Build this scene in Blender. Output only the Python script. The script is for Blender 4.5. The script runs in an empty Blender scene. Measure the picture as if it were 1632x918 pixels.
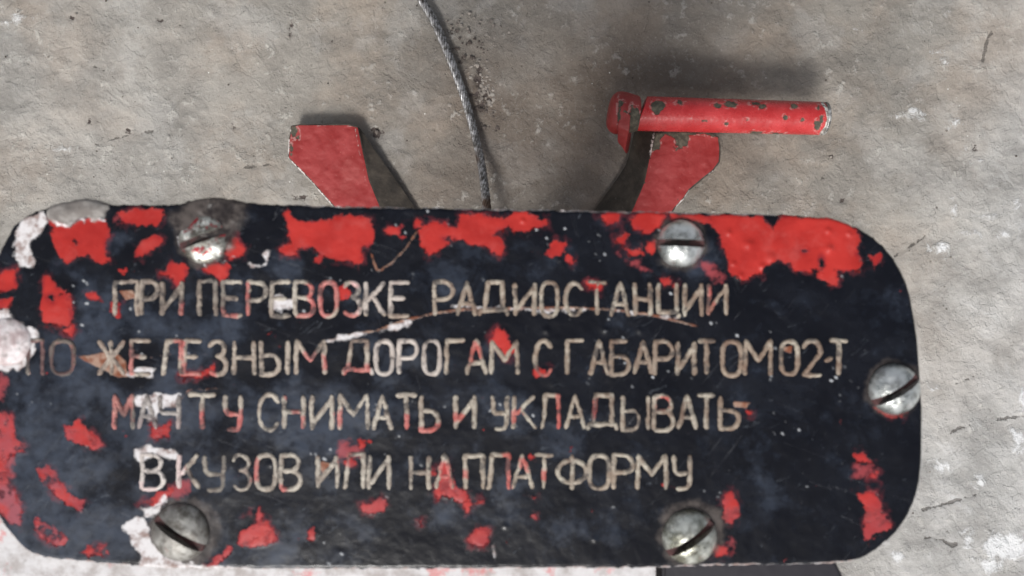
import bpy, bmesh, math, random
import numpy as np
from mathutils import Vector, Matrix

random.seed(7)
rng = np.random.default_rng(11)
S = bpy.context.scene
C = S.collection

# ------------------------------------------------------------------ camera, sky, sun, exposure
HC = 0.60            # camera height above the floor (m)
ZP = 0.39            # height of the instruction plate's face
F = 1285.0
cam_d = bpy.data.cameras.new("camera"); cam = bpy.data.objects.new("camera", cam_d); C.objects.link(cam)
cam.location = (0, 0, HC); cam.rotation_euler = (0, 0, 0)
cam_d.sensor_width = 36; cam_d.lens = F / 1632 * 36; cam_d.clip_start = 0.01; cam_d.clip_end = 200
cam_d.dof.use_dof = True; cam_d.dof.focus_distance = 0.53; cam_d.dof.aperture_fstop = 24
S.camera = cam

SUN = Vector((-0.27, -0.84, 1.0)).normalized()      # towards the light
world = bpy.data.worlds.new("World"); S.world = world; world.use_nodes = True
wn = world.node_tree.nodes; wl = world.node_tree.links; wn.clear()
sky = wn.new("ShaderNodeTexSky"); sky.sky_type = 'NISHITA'; sky.sun_disc = False
sky.sun_elevation = math.asin(SUN.z); sky.sun_rotation = math.atan2(SUN.x, SUN.y)
sky.air_density = 1.0; sky.dust_density = 5.0; sky.ozone_density = 1.0
bg = wn.new("ShaderNodeBackground"); bg.inputs[1].default_value = 0.062
wo = wn.new("ShaderNodeOutputWorld"); hs = wn.new('ShaderNodeHueSaturation'); hs.inputs['Saturation'].default_value = .35; wl.new(sky.outputs[0], hs.inputs['Color']); wl.new(hs.outputs[0], bg.inputs[0]); wl.new(bg.outputs[0], wo.inputs[0])
sd = bpy.data.lights.new("sun", 'SUN'); sd.energy = 1.5; sd.angle = math.radians(13); sd.color = (1.0, 0.975, 0.94)
sun = bpy.data.objects.new("sun", sd); C.objects.link(sun); sun.location = (-1, -2, 3)
sun.rotation_euler = SUN.to_track_quat('Z', 'Y').to_euler()
S.view_settings.view_transform = 'Standard'; S.view_settings.look = 'None'
S.view_settings.gamma = 1; S.view_settings.exposure = 0.82
S.render.engine = 'CYCLES'

# ------------------------------------------------------------------ helpers
def at(u, v, z):
    d = HC - z
    return ((u - 816) / F * d, (459 - v) / F * d, z)
SP = (HC - ZP) / F                 # metres per drawing unit on the plate
SF = HC / F                        # the same on the floor

def empty(name, loc=(0, 0, 0)):
    o = bpy.data.objects.new(name, None); C.objects.link(o); o.location = loc; o.empty_display_size = .02
    return o
def tag(o, label=None, cat=None, group=None, kind=None):
    if label: o['label'] = label
    if cat: o['category'] = cat
    if group: o['group'] = group
    if kind: o['kind'] = kind
    return o
def link(name, me, mat=None, parent=None, smooth=True):
    o = bpy.data.objects.new(name, me); C.objects.link(o)
    if mat: 
        for m in (mat if isinstance(mat, (list, tuple)) else [mat]): me.materials.append(m)
    if smooth: me.polygons.foreach_set('use_smooth', [True] * len(me.polygons))
    if parent:
        o.parent = parent
        o.matrix_parent_inverse = Matrix.Translation(parent_world(parent)).inverted()
    return o
def parent_world(p):
    v = Vector(p.location)
    while p.parent:
        v = v + p.matrix_parent_inverse.to_translation() + Vector(p.parent.location) if False else v
        break
    return v
def grid_mesh(name, P):
    """P: (n,m,3) array -> quad grid"""
    n, m, _ = P.shape
    me = bpy.data.meshes.new(name)
    me.vertices.add(n * m); me.vertices.foreach_set('co', P.reshape(-1).astype(np.float32))
    i = np.arange(n * m).reshape(n, m)
    q = np.stack([i[:-1, :-1], i[1:, :-1], i[1:, 1:], i[:-1, 1:]], -1).reshape(-1, 4)
    me.loops.add(q.size); me.loops.foreach_set('vertex_index', q.reshape(-1).astype(np.int32))
    me.polygons.add(len(q)); me.polygons.foreach_set('loop_start', (np.arange(len(q)) * 4).astype(np.int32))
    me.update(calc_edges=True); me.validate()
    return me
def attr(me, name, arr):
    a = me.attributes.new(name, 'FLOAT', 'POINT'); a.data.foreach_set('value', np.asarray(arr, np.float32).reshape(-1))
def vnoise(x, y, seed):
    r = np.random.default_rng(seed); T = r.random((256, 256))
    xi = np.floor(x).astype(int); yi = np.floor(y).astype(int); fx = x - xi; fy = y - yi
    fx = fx * fx * (3 - 2 * fx); fy = fy * fy * (3 - 2 * fy)
    a = T[xi % 256, yi % 256]; b = T[(xi + 1) % 256, yi % 256]; c = T[xi % 256, (yi + 1) % 256]; d = T[(xi + 1) % 256, (yi + 1) % 256]
    return (a * (1 - fx) + b * fx) * (1 - fy) + (c * (1 - fx) + d * fx) * fy
def fbm(x, y, seed, oct=4, g=.5):
    s = 0; a = 1; t = 0
    for k in range(oct):
        s = s + a * vnoise(x * 2 ** k + 17 * k, y * 2 ** k + 31 * k, seed + k); t += a; a *= g
    return s / t
def seg_d(U, V, a, b):
    ax, ay = a; bx, by = b; dx = bx - ax; dy = by - ay; L = dx * dx + dy * dy + 1e-9
    t = np.clip(((U - ax) * dx + (V - ay) * dy) / L, 0, 1)
    return np.hypot(U - ax - t * dx, V - ay - t * dy)
def sdf(U, V, polys, lines=(), far=60., signed=True):
    """negative inside. lines: (points, halfwidth)"""
    R = np.full(U.shape, far)
    for p in polys:
        p = [tuple(map(float, q)) for q in p]
        xs = [q[0] for q in p]; ys = [q[1] for q in p]; m = 30
        w = (U > min(xs) - m) & (U < max(xs) + m) & (V > min(ys) - m) & (V < max(ys) + m)
        if not w.any(): continue
        u = U[w]; v = V[w]; d = np.full(u.shape, far); ins = np.zeros(u.shape, bool)
        for k in range(len(p)):
            a = p[k]; b = p[(k + 1) % len(p)]
            d = np.minimum(d, seg_d(u, v, a, b))
            if a[1] != b[1]:
                c = ((a[1] > v) != (b[1] > v)) & (u < (b[0] - a[0]) * (v - a[1]) / (b[1] - a[1]) + a[0])
                ins ^= c
        R[w] = np.minimum(R[w], np.where(ins, -d, d))
    for pts, hw in lines:
        for k in range(len(pts) - 1):
            R = np.minimum(R, seg_d(U, V, pts[k], pts[k + 1]) - hw)
    return R
def chips(U, V, items):
    R = np.full(U.shape, 60.)
    for (cx, cy, rx, ry) in items:
        R = np.minimum(R, (np.hypot((U - cx) / rx, (V - cy) / ry) - 1) * min(rx, ry))
    return R

class Mat:
    def __init__(s, name):
        s.m = bpy.data.materials.new(name); s.m.use_nodes = True
        s.n = s.m.node_tree.nodes; s.l = s.m.node_tree.links
        s.b = s.n['Principled BSDF']; s.co = s.n.new('ShaderNodeTexCoord').outputs['Object']
    def set(s, sock, v):
        if hasattr(v, 'is_output') or isinstance(v, bpy.types.NodeSocket): s.l.new(v, sock)
        elif isinstance(v, (tuple, list)) and len(v) == 3 and sock.type == 'RGBA': sock.default_value = (*v, 1)
        else: sock.default_value = v
    def attr(s, name):
        a = s.n.new('ShaderNodeAttribute'); a.attribute_name = name; return a.outputs['Fac']
    def noise(s, scale, detail=4, rough=.55, dist=0, co=None, ntype='FBM'):
        t = s.n.new('ShaderNodeTexNoise'); t.inputs['Scale'].default_value = scale; t.inputs['Detail'].default_value = detail
        t.inputs['Roughness'].default_value = rough; t.inputs['Distortion'].default_value = dist
        s.l.new(co or s.co, t.inputs['Vector']); return t.outputs['Fac']
    def voro(s, scale, feature='F1', co=None, rand=1.0):
        t = s.n.new('ShaderNodeTexVoronoi'); t.feature = feature; t.inputs['Scale'].default_value = scale; t.inputs['Randomness'].default_value = rand
        s.l.new(co or s.co, t.inputs['Vector']); return t.outputs['Distance']
    def map(s, rot=0, scale=(1, 1, 1), loc=(0, 0, 0)):
        t = s.n.new('ShaderNodeMapping'); t.inputs['Rotation'].default_value = (0, 0, rot); t.inputs['Scale'].default_value = scale; t.inputs['Location'].default_value = loc
        s.l.new(s.co, t.inputs['Vector'])
        if rot and tuple(scale) != (1, 1, 1):
            t.inputs['Scale'].default_value = (1, 1, 1)
            q = s.n.new('ShaderNodeMapping'); q.inputs['Scale'].default_value = scale; s.l.new(t.outputs[0], q.inputs['Vector']); return q.outputs[0]
        return t.outputs[0]
    def math(s, op, a, b=0., c=0., clamp=False):
        t = s.n.new('ShaderNodeMath'); t.operation = op; t.use_clamp = clamp
        s.set(t.inputs[0], a); s.set(t.inputs[1], b); s.set(t.inputs[2], c); return t.outputs[0]
    def ramp(s, v, a, b, lo=0., hi=1.):
        t = s.n.new('ShaderNodeMapRange'); t.interpolation_type = 'SMOOTHSTEP'; t.clamp = True
        s.set(t.inputs['Value'], v); t.inputs['From Min'].default_value = min(a, b); t.inputs['From Max'].default_value = max(a, b)
        if a > b: lo, hi = hi, lo
        t.inputs['To Min'].default_value = lo; t.inputs['To Max'].default_value = hi
        return t.outputs['Result']
    def mix(s, f, a, b):
        t = s.n.new('ShaderNodeMix'); t.data_type = 'RGBA'
        s.set(t.inputs[0], f); s.set(t.inputs[6], a); s.set(t.inputs[7], b); return t.outputs[2]
    def fmix(s, f, a, b):
        t = s.n.new('ShaderNodeMix'); t.data_type = 'FLOAT'
        s.set(t.inputs[0], f); s.set(t.inputs[2], a); s.set(t.inputs[3], b); return t.outputs[0]
    def mask(s, name, amp, scale, soft=1.2, detail=5, off=0.):
        """mask of a signed distance attribute (drawing units) with an edge roughened by noise"""
        d = s.math('ADD', s.attr(name), s.math('MULTIPLY', s.math('SUBTRACT', s.noise(scale, detail, .6), .5 + off), amp))
        return s.ramp(d, soft, -soft)
    def bump(s, h, strength, dist, normal=None):
        t = s.n.new('ShaderNodeBump'); t.inputs['Strength'].default_value = strength; t.inputs['Distance'].default_value = dist
        s.l.new(h, t.inputs['Height'])
        if normal: s.l.new(normal, t.inputs['Normal'])
        return t.outputs[0]
    def out(s, color=None, rough=None, metal=None, normal=None, spec=None, coat=None):
        if color is not None: s.set(s.b.inputs['Base Color'], color)
        if rough is not None: s.set(s.b.inputs['Roughness'], rough)
        if metal is not None: s.set(s.b.inputs['Metallic'], metal)
        if normal is not None: s.set(s.b.inputs['Normal'], normal)
        if spec is not None: s.set(s.b.inputs['Specular IOR Level'], spec)
        return s.m

# ------------------------------------------------------------------ the floor
def axis(lo, hi, step, far):
    a = np.arange(lo, hi, step); out = []; s = step; x = a[-1]
    while x < far: s *= 1.35; x += s; out.append(x)
    out2 = []; s = step; x = a[0]
    while x > -far: s *= 1.35; x -= s; out2.append(x)
    return np.array(out2[::-1] + list(a) + out)
fu = axis(-160, 1800, 2.8, 14000) ; fv = axis(-140, 1060, 2.8, 14000)[::-1]
U, V = np.meshgrid(fu, fv, indexing='ij')
cracks = [([(1372, 458), (1392, 436), (1420, 412), (1445, 396), (1476, 376)], .3), ([(1470, 812), (1498, 806), (1520, 798), (1552, 789)], .8),
          ([(1476, 856), (1500, 860), (1515, 868), (1522, 866)], 1.2), ([(150, 230), (175, 222), (205, 214), (250, 208)], .2),
          ([(1510, 694), (1528, 681), (1545, 678)], .6), ([(1525, 610), (1550, 600)], .2), ([(1590, 668), (1632, 664)], .2),
          ([(1566, 96), (1574, 60), (1580, 52)], .4), ([(150, 105), (165, 112)], .1), ([(1312, 285), (1318, 275)], .8), ([(380, 268), (440, 262)], .1)]
fcr = sdf(U, V, [], cracks)
whites = [(1494, 82, 12, 7), (1490, 92, 7, 6), (1503, 98, 9, 8), (1523, 196, 10, 5), (1512, 204, 6, 4), (1470, 186, 5, 4), (1460, 178, 7, 3), (1558, 263, 9, 4), (1562, 258, 6, 6),
          (1537, 240, 5, 4), (1520, 330, 4, 8), (1583, 348, 6, 7), (1620, 325, 6, 10), (1436, 185, 8, 3), (1600, 372, 9, 6), (1575, 346, 10, 4), (1512, 410, 8, 4), (1545, 372, 12, 6),
          (1500, 394, 16, 9), (1622, 700, 14, 22), (1540, 860, 10, 20), (1600, 870, 40, 26), (1430, 890, 12, 8), (1632, 640, 10, 20), (30, 28, 14, 3), (10, 35, 10, 3), (105, 236, 12, 3),
          (1370, 45, 4, 3), (1510, 20, 5, 4), (1560, 770, 12, 10), (1500, 745, 18, 10), (1575, 900, 30, 14), (1488, 620, 14, 6)]
fwh = chips(U, V, whites)
stain_shade = np.exp(-(((U - 1130) / 210) ** 2 + ((V - 150) / 140) ** 2)) * .75 + np.exp(-(((U - 850) / 230) ** 2 + ((V - 210) / 190) ** 2)) * .8 \
    + np.exp(-(((U - 700) / 110) ** 2 + ((V - 300) / 60) ** 2)) * .3 + np.exp(-(((U - 760) / 40) ** 2 + ((V - 140) / 70) ** 2)) * .4  # brown floor stains, together with cast shadow painted in as brown
pale = 1 / (1 + np.exp(-((U - 1450) / 75 + (V - 560) / 200))) + .35 * np.exp(-(((U - 100) / 300) ** 2 + ((V - 200) / 260) ** 2))  # paler concrete, partly the brightness of the light put into its colour
holes = [(140, 193, 3, 3), (372, 201, 3, 4), (257, 33, 3, 3), (463, 55, 2, 4), (465, 40, 2, 3), (600, 212, 9, 8), (1554, 235, 3, 4), (480, 315, 8, 2.5), (203, 208, 2.5, 2.5), (113, 28, 3, 4), (762, 128, 6, 9),
         (772, 150, 7, 8), (757, 152, 6, 4), (765, 112, 4, 5), (720, 48, 6, 3), (768, 170, 6, 5), (780, 160, 5, 5), (742, 92, 4, 3), (1325, 250, 2, 2), (1343, 320, 3, 3)]
fho = chips(U, V, holes)
z = (fbm(U / 150, V / 150, 3, 5) - .5) * 1.6e-2 * .35 + (fbm(U / 26 + V / 60, V / 22 - U / 50, 9, 4) - .5) * 1.6e-3
z += -np.clip(1 - (fcr + 2) / 5, 0, 1) * .8e-3 - np.clip(1 - (fho + 1) / 4, 0, 1) * 1.0e-3 + np.clip(1 - (fwh + 3) / 6, 0, 1) * .5e-3
z[(U < -400) | (U > 2000) | (V < -400) | (V > 1400)] *= .6
P = np.stack([(U - 816) * SF, (459 - V) * SF, z], -1)
me = grid_mesh('floor', P)
for nme, a in (('crack', fcr), ('lime', fwh), ('stain_shade', stain_shade), ('pale', pale), ('hole', fho)): attr(me, nme, a)

m = Mat('rough_concrete')
co2 = m.map(rot=.75, scale=(1, 1.7, 1))
n_big = m.noise(5, 6, .6); n_mid = m.noise(30, 8, .62); n_fine = m.noise(520, 6, .75); n_med = m.noise(120, 6, .66)
warm = m.ramp(m.noise(9, 6, .62, 0, m.map(loc=(3.3, 1, 0))), .44, .64)
col = m.mix(m.ramp(n_big, .36, .64), (.225, .212, .190), (.33, .307, .272))
col = m.mix(m.ramp(n_mid, .36, .60), m.mix(.42, col, (.15, .138, .124)), col)
col = m.mix(m.math('MULTIPLY', m.ramp(m.noise(17, 8, .66, .2, m.map(loc=(5, 1, 0))), .50, .60), .30), col, (.46, .45, .43))
col = m.mix(m.math('MULTIPLY', warm, .30), col, (.44, .33, .24))
col = m.mix(m.math('MULTIPLY', m.attr('pale'), .75, clamp=True), col, m.mix(m.ramp(n_mid, .35, .62), (.38, .378, .37), (.56, .56, .555)))
st = m.math('MULTIPLY', m.attr('stain_shade'), m.ramp(m.noise(14, 7, .68), .25, .60, .4, 1.), clamp=True)
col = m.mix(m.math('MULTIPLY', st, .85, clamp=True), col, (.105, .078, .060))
# thin pale crust in broken patches, as short raised flecks
crust = m.math('MULTIPLY', m.ramp(n_med, .53, .64), m.ramp(m.noise(26, 6, .7, 0, m.map(loc=(1, 8, 0))), .47, .60))
col = m.mix(m.math('MULTIPLY', crust, .36), col, (.62, .60, .56))
col = m.mix(m.math('MULTIPLY', m.ramp(n_fine, .55, .72), .28), col, (.60, .58, .54))
col = m.mix(m.math('MULTIPLY', m.ramp(n_fine, .42, .28), .30), col, (.12, .108, .098))
col = m.mix(m.math('MULTIPLY', m.ramp(m.noise(150, 5, .62, 0, co2), .36, .30), .30), col, (.11, .098, .09))
fleck = m.math('MULTIPLY', m.ramp(m.voro(110), .08, .04), m.ramp(m.noise(20, 3), .55, .6))
col = m.mix(fleck, col, (.66, .65, .62))
dirt = m.math('MULTIPLY', m.math('MULTIPLY', m.ramp(m.voro(60, co=m.map(loc=(.7, .2, 0))), .07, .03), .8), m.ramp(m.noise(11, 3), .5, .56))
col = m.mix(dirt, col, (.09, .075, .065))
lime_f = m.math('MULTIPLY', m.ramp(m.noise(26, 11, .76, .5, m.map(rot=.7, scale=(1, 1.9, 1), loc=(9, 0, 0))), .52, .72), m.ramp(m.attr('pale'), .25, 1.))
limd = m.math('ADD', m.attr('lime'), m.math('ADD', m.math('MULTIPLY', m.math('SUBTRACT', m.noise(75, 9, .75, .6), .47), 60), m.math('MULTIPLY', m.math('SUBTRACT', m.noise(400, 5, .7), .5), 16)))
lime = m.math('MAXIMUM', m.ramp(limd, 3., -8.), m.math('MULTIPLY', lime_f, .5))
col = m.mix(m.math('MULTIPLY', lime, .85), col, (.78, .79, .80))
col = m.mix(m.mask('hole', 22, 300, 1.6), col, (.07, .055, .05))
crk = m.math('MULTIPLY', m.ramp(m.math('ADD', m.attr('crack'), m.math('MULTIPLY', m.math('SUBTRACT', m.noise(130, 7, .7), .5), 22)), 1.4, -.4), .7)
col = m.mix(crk, col, (.10, .09, .08))
# flaked edges: ledges where a thin skin of cement has lifted
ledge = m.ramp(m.noise(19, 7, .60, .2, co2), .49, .53)
h = m.math('ADD', m.math('MULTIPLY', n_fine, .16), m.math('ADD', m.math('MULTIPLY', n_mid, .7), m.math('MULTIPLY', n_med, .42)))
h = m.math('ADD', h, m.math('MULTIPLY', ledge, .09)); h = m.math('ADD', h, m.math('MULTIPLY', m.ramp(m.noise(70, 5, .6, .2, m.map(rot=-.6, scale=(1, 2, 1))), .58, .60), .09))
h = m.math('ADD', h, m.math('MULTIPLY', lime, .12)); h = m.math('SUBTRACT', h, m.math('MULTIPLY', crk, .3)); h = m.math('ADD', h, m.math('MULTIPLY', crust, .10))
h = m.math('SUBTRACT', h, m.math('MULTIPLY', m.ramp(m.noise(85, 5, .7, .8), .34, .29), .2))
m.out(col, m.ramp(n_mid, .3, .7, .65, .9), 0, m.bump(h, 1.0, .0026), .3)
floor = link('floor', me, m.m); tag(floor, 'rough grey concrete floor with brown stains, painted shade and white lime spots', kind='structure')

# ------------------------------------------------------------------ paints and metals
def red_paint(name, chipcol=(.055, .05, .036), base=(.25, .018, .017), spread=.66, gl=.42):
    m = Mat(name)
    n = m.noise(60, 6, .6)
    col = m.mix(m.ramp(n, .35, .68), base, tuple(min(1, c * 1.25 + .02) for c in base))
    col = m.mix(m.math('MULTIPLY', m.ramp(m.noise(22, 7, .7), .55, .7), .35), col, (.40, .10, .09))
    fine = m.ramp(m.noise(420, 5, .7), .64, .72)
    col = m.mix(m.math('MULTIPLY', fine, .4), col, (.68, .30, .26))
    ch = m.mask('chip', 9, 330, .8, 6)
    rnd = m.math('MULTIPLY', m.ramp(m.noise(75, 8, .72, 0, m.map(loc=(4, 4, 4))), spread, spread + .03), 1.)
    ch = m.math('MAXIMUM', ch, rnd)
    rim = m.math('MULTIPLY', m.ramp(m.math('ABSOLUTE', m.math('SUBTRACT', m.attr('chip'), 1.5)), 2.5, .5), m.ramp(m.noise(300, 4), .5, .6))
    col = m.mix(m.math('MULTIPLY', rim, .3), col, (.62, .50, .46))
    bare = m.mix(m.ramp(m.noise(260, 5, .7), .4, .65), chipcol, tuple(c * 2.2 for c in chipcol))
    col = m.mix(ch, col, bare)
    ed = m.mask('edge', 5, 420, .8, 5)
    col = m.mix(ed, col, m.mix(m.ramp(m.noise(500, 4), .4, .6), (.62, .60, .56), (.20, .18, .16)))
    h = m.math('SUBTRACT', m.math('ADD', m.math('MULTIPLY', m.noise(220, 6, .65), .5), m.math('MULTIPLY', n, .8)), m.math('MULTIPLY', ch, .35))
    m.out(col, m.fmix(ch, m.ramp(m.noise(150, 4), .3, .7, gl, gl + .15), .8), 0, m.bump(h, .9, .0007), .5)
    return m.m
M_red = red_paint('chipped_red_paint')
M_redgrip = red_paint('glossy_red_paint', base=(.40, .022, .024), gl=.2, spread=.72)

m = Mat('bare_brown_iron')
c = m.mix(m.ramp(m.noise(90, 6, .7), .35, .7), (.030, .025, .020), (.078, .064, .050))
c = m.mix(m.math('MULTIPLY', m.ramp(m.noise(160, 6, .7, .3, m.map(rot=1.1, scale=(1, 6, 1))), .62, .68), .5), c, (.24, .20, .17))
c = m.mix(m.mask('edge', 9, 420, 1.0, 5), c, (.66, .60, .57))
m.out(c, .7, .0, m.bump(m.noise(90, 7, .7), .8, .0008)); M_iron = m.m

m = Mat('blackened_frame_paint'); m.out((.008, .006, .013), .55, 0, m.bump(m.noise(150, 5), .5, .0005)); M_black = m.m

m = Mat('weathered_white_paint')
c = m.mix(m.ramp(m.noise(160, 7, .7), .35, .6), (.36, .33, .32), (.60, .59, .60))
c = m.mix(m.math('MULTIPLY', m.ramp(m.noise(110, 7, .7, 0, m.map(loc=(2, 1, 0))), .56, .66), .6), c, (.60, .10, .10))
c = m.mix(m.ramp(m.noise(240, 7, .7, 0, m.map(loc=(7, 1, 0))), .66, .70), c, (.10, .09, .08))
m.out(c, .6, 0, m.bump(m.noise(300, 6), .6, .0005)); M_white = m.m

# ------------------------------------------------------------------ mast clamp below the plate
def poly_loft(top, bot, chip=(), edge=(), sub=2.0, bevel=.0012, mat=None, name='arm', parent=None, sidemat=None, dishes=0.):
    """solid between a top outline and a matching lower outline, triangulated finely enough to carry paint wear"""
    bm = bmesh.new()
    tv = [bm.verts.new(at(*p)) for p in top]; bv = [bm.verts.new(at(*p)) for p in bot]
    n = len(top)
    ft = bm.faces.new(tv)
    if ft.normal.z < 0: pass
    bm.faces.new(bv[::-1])
    for k in range(n):
        f = bm.faces.new((tv[k], bv[k], bv[(k + 1) % n], tv[(k + 1) % n])); 
    bmesh.ops.recalc_face_normals(bm, faces=bm.faces)
    top_edges = [e for e in bm.edges if all(v in tv for v in e.verts)] + [e for e in bm.edges if (e.verts[0] in tv) != (e.verts[1] in tv)]
    bmesh.ops.bevel(bm, geom=top_edges, offset=bevel, segments=2, affect='EDGES', profile=.6)
    for f in bm.faces: f.material_index = 0 if f.normal.z > .97 else 1
    bmesh.ops.triangulate(bm, faces=bm.faces)
    for it in range(7):
        long = [e for e in bm.edges if e.calc_length() > .0024]
        if not long: break
        bmesh.ops.subdivide_edges(bm, edges=long, cuts=1)
        bmesh.ops.triangulate(bm, faces=[f for f in bm.faces if len(f.verts) > 3])
    me = bpy.data.meshes.new(name); bm.to_mesh(me); bm.free()
    co = np.zeros(len(me.vertices) * 3); me.vertices.foreach_get('co', co); co = co.reshape(-1, 3)
    nz = (fbm(co[:, 0] * 260 + 50, co[:, 1] * 260 + co[:, 2] * 200 + 50, 5, 3) - .5)
    nrm = np.zeros(len(me.vertices) * 3); me.vertices.foreach_get('normal', nrm)
    co = co + nrm.reshape(-1, 3) * nz[:, None] * .0009
    me.vertices.foreach_set('co', co.reshape(-1).astype(np.float32))
    d = HC - co[:, 2]; uu = co[:, 0] / d * F + 816; vv = 459 - co[:, 1] / d * F
    attr(me, 'chip', sdf(uu, vv, chip)); attr(me, 'edge', sdf(uu, vv, [], edge))
    o = link(name, me, [mat, sidemat or mat], parent, smooth=True)
    me.set_sharp_from_angle(angle=math.radians(38)) if hasattr(me, 'set_sharp_from_angle') else None
    return o

clamp = empty('mast_clamp', (0, 0, .0))
tag(clamp, 'red painted iron clamp with two forked arms showing below the black plate', 'clamp')
zt, zb = .036, .01
# left arm
T = [(463, 200), (478, 197), (556, 197), (570, 201), (577, 238), (588, 288), (606, 332), (640, 392), (610, 400), (575, 378), (531, 330), (492, 286), (458, 252), (459, 225)]
B = [(470, 212, .04), (484, 209, .04), (562, 200, .06), (573, 203, .075), (600, 243, .062), (629, 284, .05), (662, 332, .04), (700, 392, .035), (630, 400, .03), (590, 385, .03), (548, 342, .03), (512, 300, .03), (482, 266, .03), (470, 238, .03)]
chipL = [[(462, 202), (470, 200), (476, 208), (466, 222)], [(463, 228), (468, 236), (465, 248), (461, 246)], [(470, 217), (477, 215), (476, 222), (472, 222)],
         [(478, 194), (566, 194), (560, 199), (530, 197.5), (500, 198.5), (480, 197)]]
edgeL = [([(460, 202), (462, 212)], 1.8), ([(460, 222), (458, 252), (492, 286), (531, 330)], 1.4), ([(566, 203), (572, 238), (580, 270), (583, 288)], .4),
         ([(545, 215), (549, 235), (553, 262), (557, 280)], -.6), ([(503, 217), (507, 224), (512, 226)], -.5)]
poly_loft([(u, v, .014) for u, v in T], [(a, b, .002 + (c - .03) * .18) for a, b, c in B], chipL, edgeL, mat=M_red, sidemat=M_iron, parent=clamp)
# right arm
T = [(1046, 211), (1060, 209), (1130, 209), (1147, 217), (1149, 240), (1148, 258), (1138, 272), (1118, 288), (1100, 303), (1090, 318), (1076, 333), (1040, 392), (975, 392), (1009, 333), (1027, 291), (1035, 252)]
B = [(1012, 206, .055), (1058, 220, .05), (1122, 222, .05), (1136, 230, .04), (1137, 246, .04), (1132, 260, .03), (1120, 276, .03), (1100, 294, .03), (1084, 308, .03), (1070, 326, .03), (1056, 342, .03), (1020, 398, .03), (905, 392, .03), (952, 328, .03), (984, 284, .035), (998, 262, .045)]
chipR = [[(1044, 207), (1150, 205), (1149, 221), (1140, 218), (1118, 213), (1098, 216), (1096, 232), (1085, 236), (1077, 230), (1076, 220), (1060, 214), (1052, 224), (1052, 238), (1040, 240), (1038, 228)],
         [(1008, 250), (1037, 240), (1030, 262), (1020, 290), (1006, 292)]]
edgeR = [([(1042, 212), (1039, 228), (1036, 250)], 1.0), ([(1136, 274), (1121, 289)], 1.2), ([(1100, 305), (1088, 320), (1077, 332)], 1.5)]
poly_loft([(u, v, zt) for u, v in T], [(a, b, .003 + max(0, c - .03) * .45) for a, b, c in B], chipR, edgeR, mat=M_red, sidemat=M_iron, parent=clamp)

def box_mesh(name, x0, x1, y0, y1, z0, z1, mat, parent, bev=.0015, seg=2):
    bm = bmesh.new(); bmesh.ops.create_cube(bm, size=1)
    for v in bm.verts:
        v.co = Vector(((x0 + x1) / 2 + v.co.x * (x1 - x0), (y0 + y1) / 2 + v.co.y * (y1 - y0), (z0 + z1) / 2 + v.co.z * (z1 - z0)))
    bmesh.ops.bevel(bm, geom=bm.edges, offset=bev, segments=seg, affect='EDGES')
    me = bpy.data.meshes.new(name); bm.to_mesh(me); bm.free()
    for q in ('chip', 'edge'): attr(me, q, np.full(len(me.vertices), 60.))
    return link(name, me, mat, parent, smooth=False)
x0, y0, _ = at(690, 600, .06); x1, y1, _ = at(1010, 385, .06)
box_mesh('clamp_body', x0, x1, y0, y1, .004, .033, M_red, clamp, .004)
box_mesh('post', -.005, .045, -.070, -.02, .0335, .331, M_red, clamp, .004)

# ------------------------------------------------------------------ round red handle on its knuckle
ZH = .045
m = Mat('bare_end_metal'); m.out(m.mix(m.ramp(m.noise(300, 6, .7), .4, .6), (.16, .15, .14), (.66, .66, .64)), .35, .6, m.bump(m.noise(300, 5), .5, .0004)); M_cap = m.m
handle = empty('handle', at(1030, 181, ZH)); tag(handle, 'chipped red round handle rod sticking out over the floor to the right', 'handle')
A0 = Vector(at(1019, 181, ZH)); A1 = Vector(at(1313, 189, ZH + .001))
ax = (A1 - A0).normalized(); side = ax.cross(Vector((0, 0, 1))).normalized(); up = side.cross(ax)
def revolve(name, prof, nseg, mat, chipitems=(), edgelines=(), lump=.0003, shear=0.):
    """prof: list (distance along axis, radius)"""
    n = len(prof); th = np.linspace(0, 2 * math.pi, nseg + 1)
    P = np.zeros((n, nseg + 1, 3))
    for i, (s, r) in enumerate(prof):
        for j, t in enumerate(th):
            sh = shear * (r * math.cos(t)) if i < n * .5 else 0
            p = A0 + ax * (s + (shear * r * math.cos(t)) * max(0, 1 - i / (n * .6))) + (side * math.cos(t) + up * math.sin(t)) * r
            P[i, j] = p
    me = grid_mesh(name, P)
    co = P.reshape(-1, 3); d = HC - co[:, 2]; uu = co[:, 0] / d * F + 816; vv = 459 - co[:, 1] / d * F
    attr(me, 'chip', np.where(co[:, 2] > ZH - .004, chips(uu, vv, chipitems), 60)); attr(me, 'edge', sdf(uu, vv, [], edgelines))
    o = link(name, me, mat, None)
    bm = bmesh.new(); bm.from_mesh(me); bmesh.ops.remove_doubles(bm, verts=bm.verts, dist=1e-6); bmesh.ops.recalc_face_normals(bm, faces=bm.faces); bm.to_mesh(me); bm.free()
    o.parent = handle; o.matrix_parent_inverse = Matrix.Translation(handle.location).inverted()
    return o
L = (A1 - A0).length; R = .0118
prof = [(.0005, 0.0001), (.0005, R * .8), (.0007, R * .97)] + [(.001 + (L - .004) * k / 150, R * (1 - .05 * k / 150) + random.uniform(-.00002, .00002)) for k in range(151)]
Re = R * .95
prof += [(L - .0028, Re * 1.0), (L - .0018, Re * .985), (L - .001, Re * .95), (L - .0004, Re * .9), (L - .0001, Re * .82), (L, Re * .7), (L, Re * .3), (L, .0001)]
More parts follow.
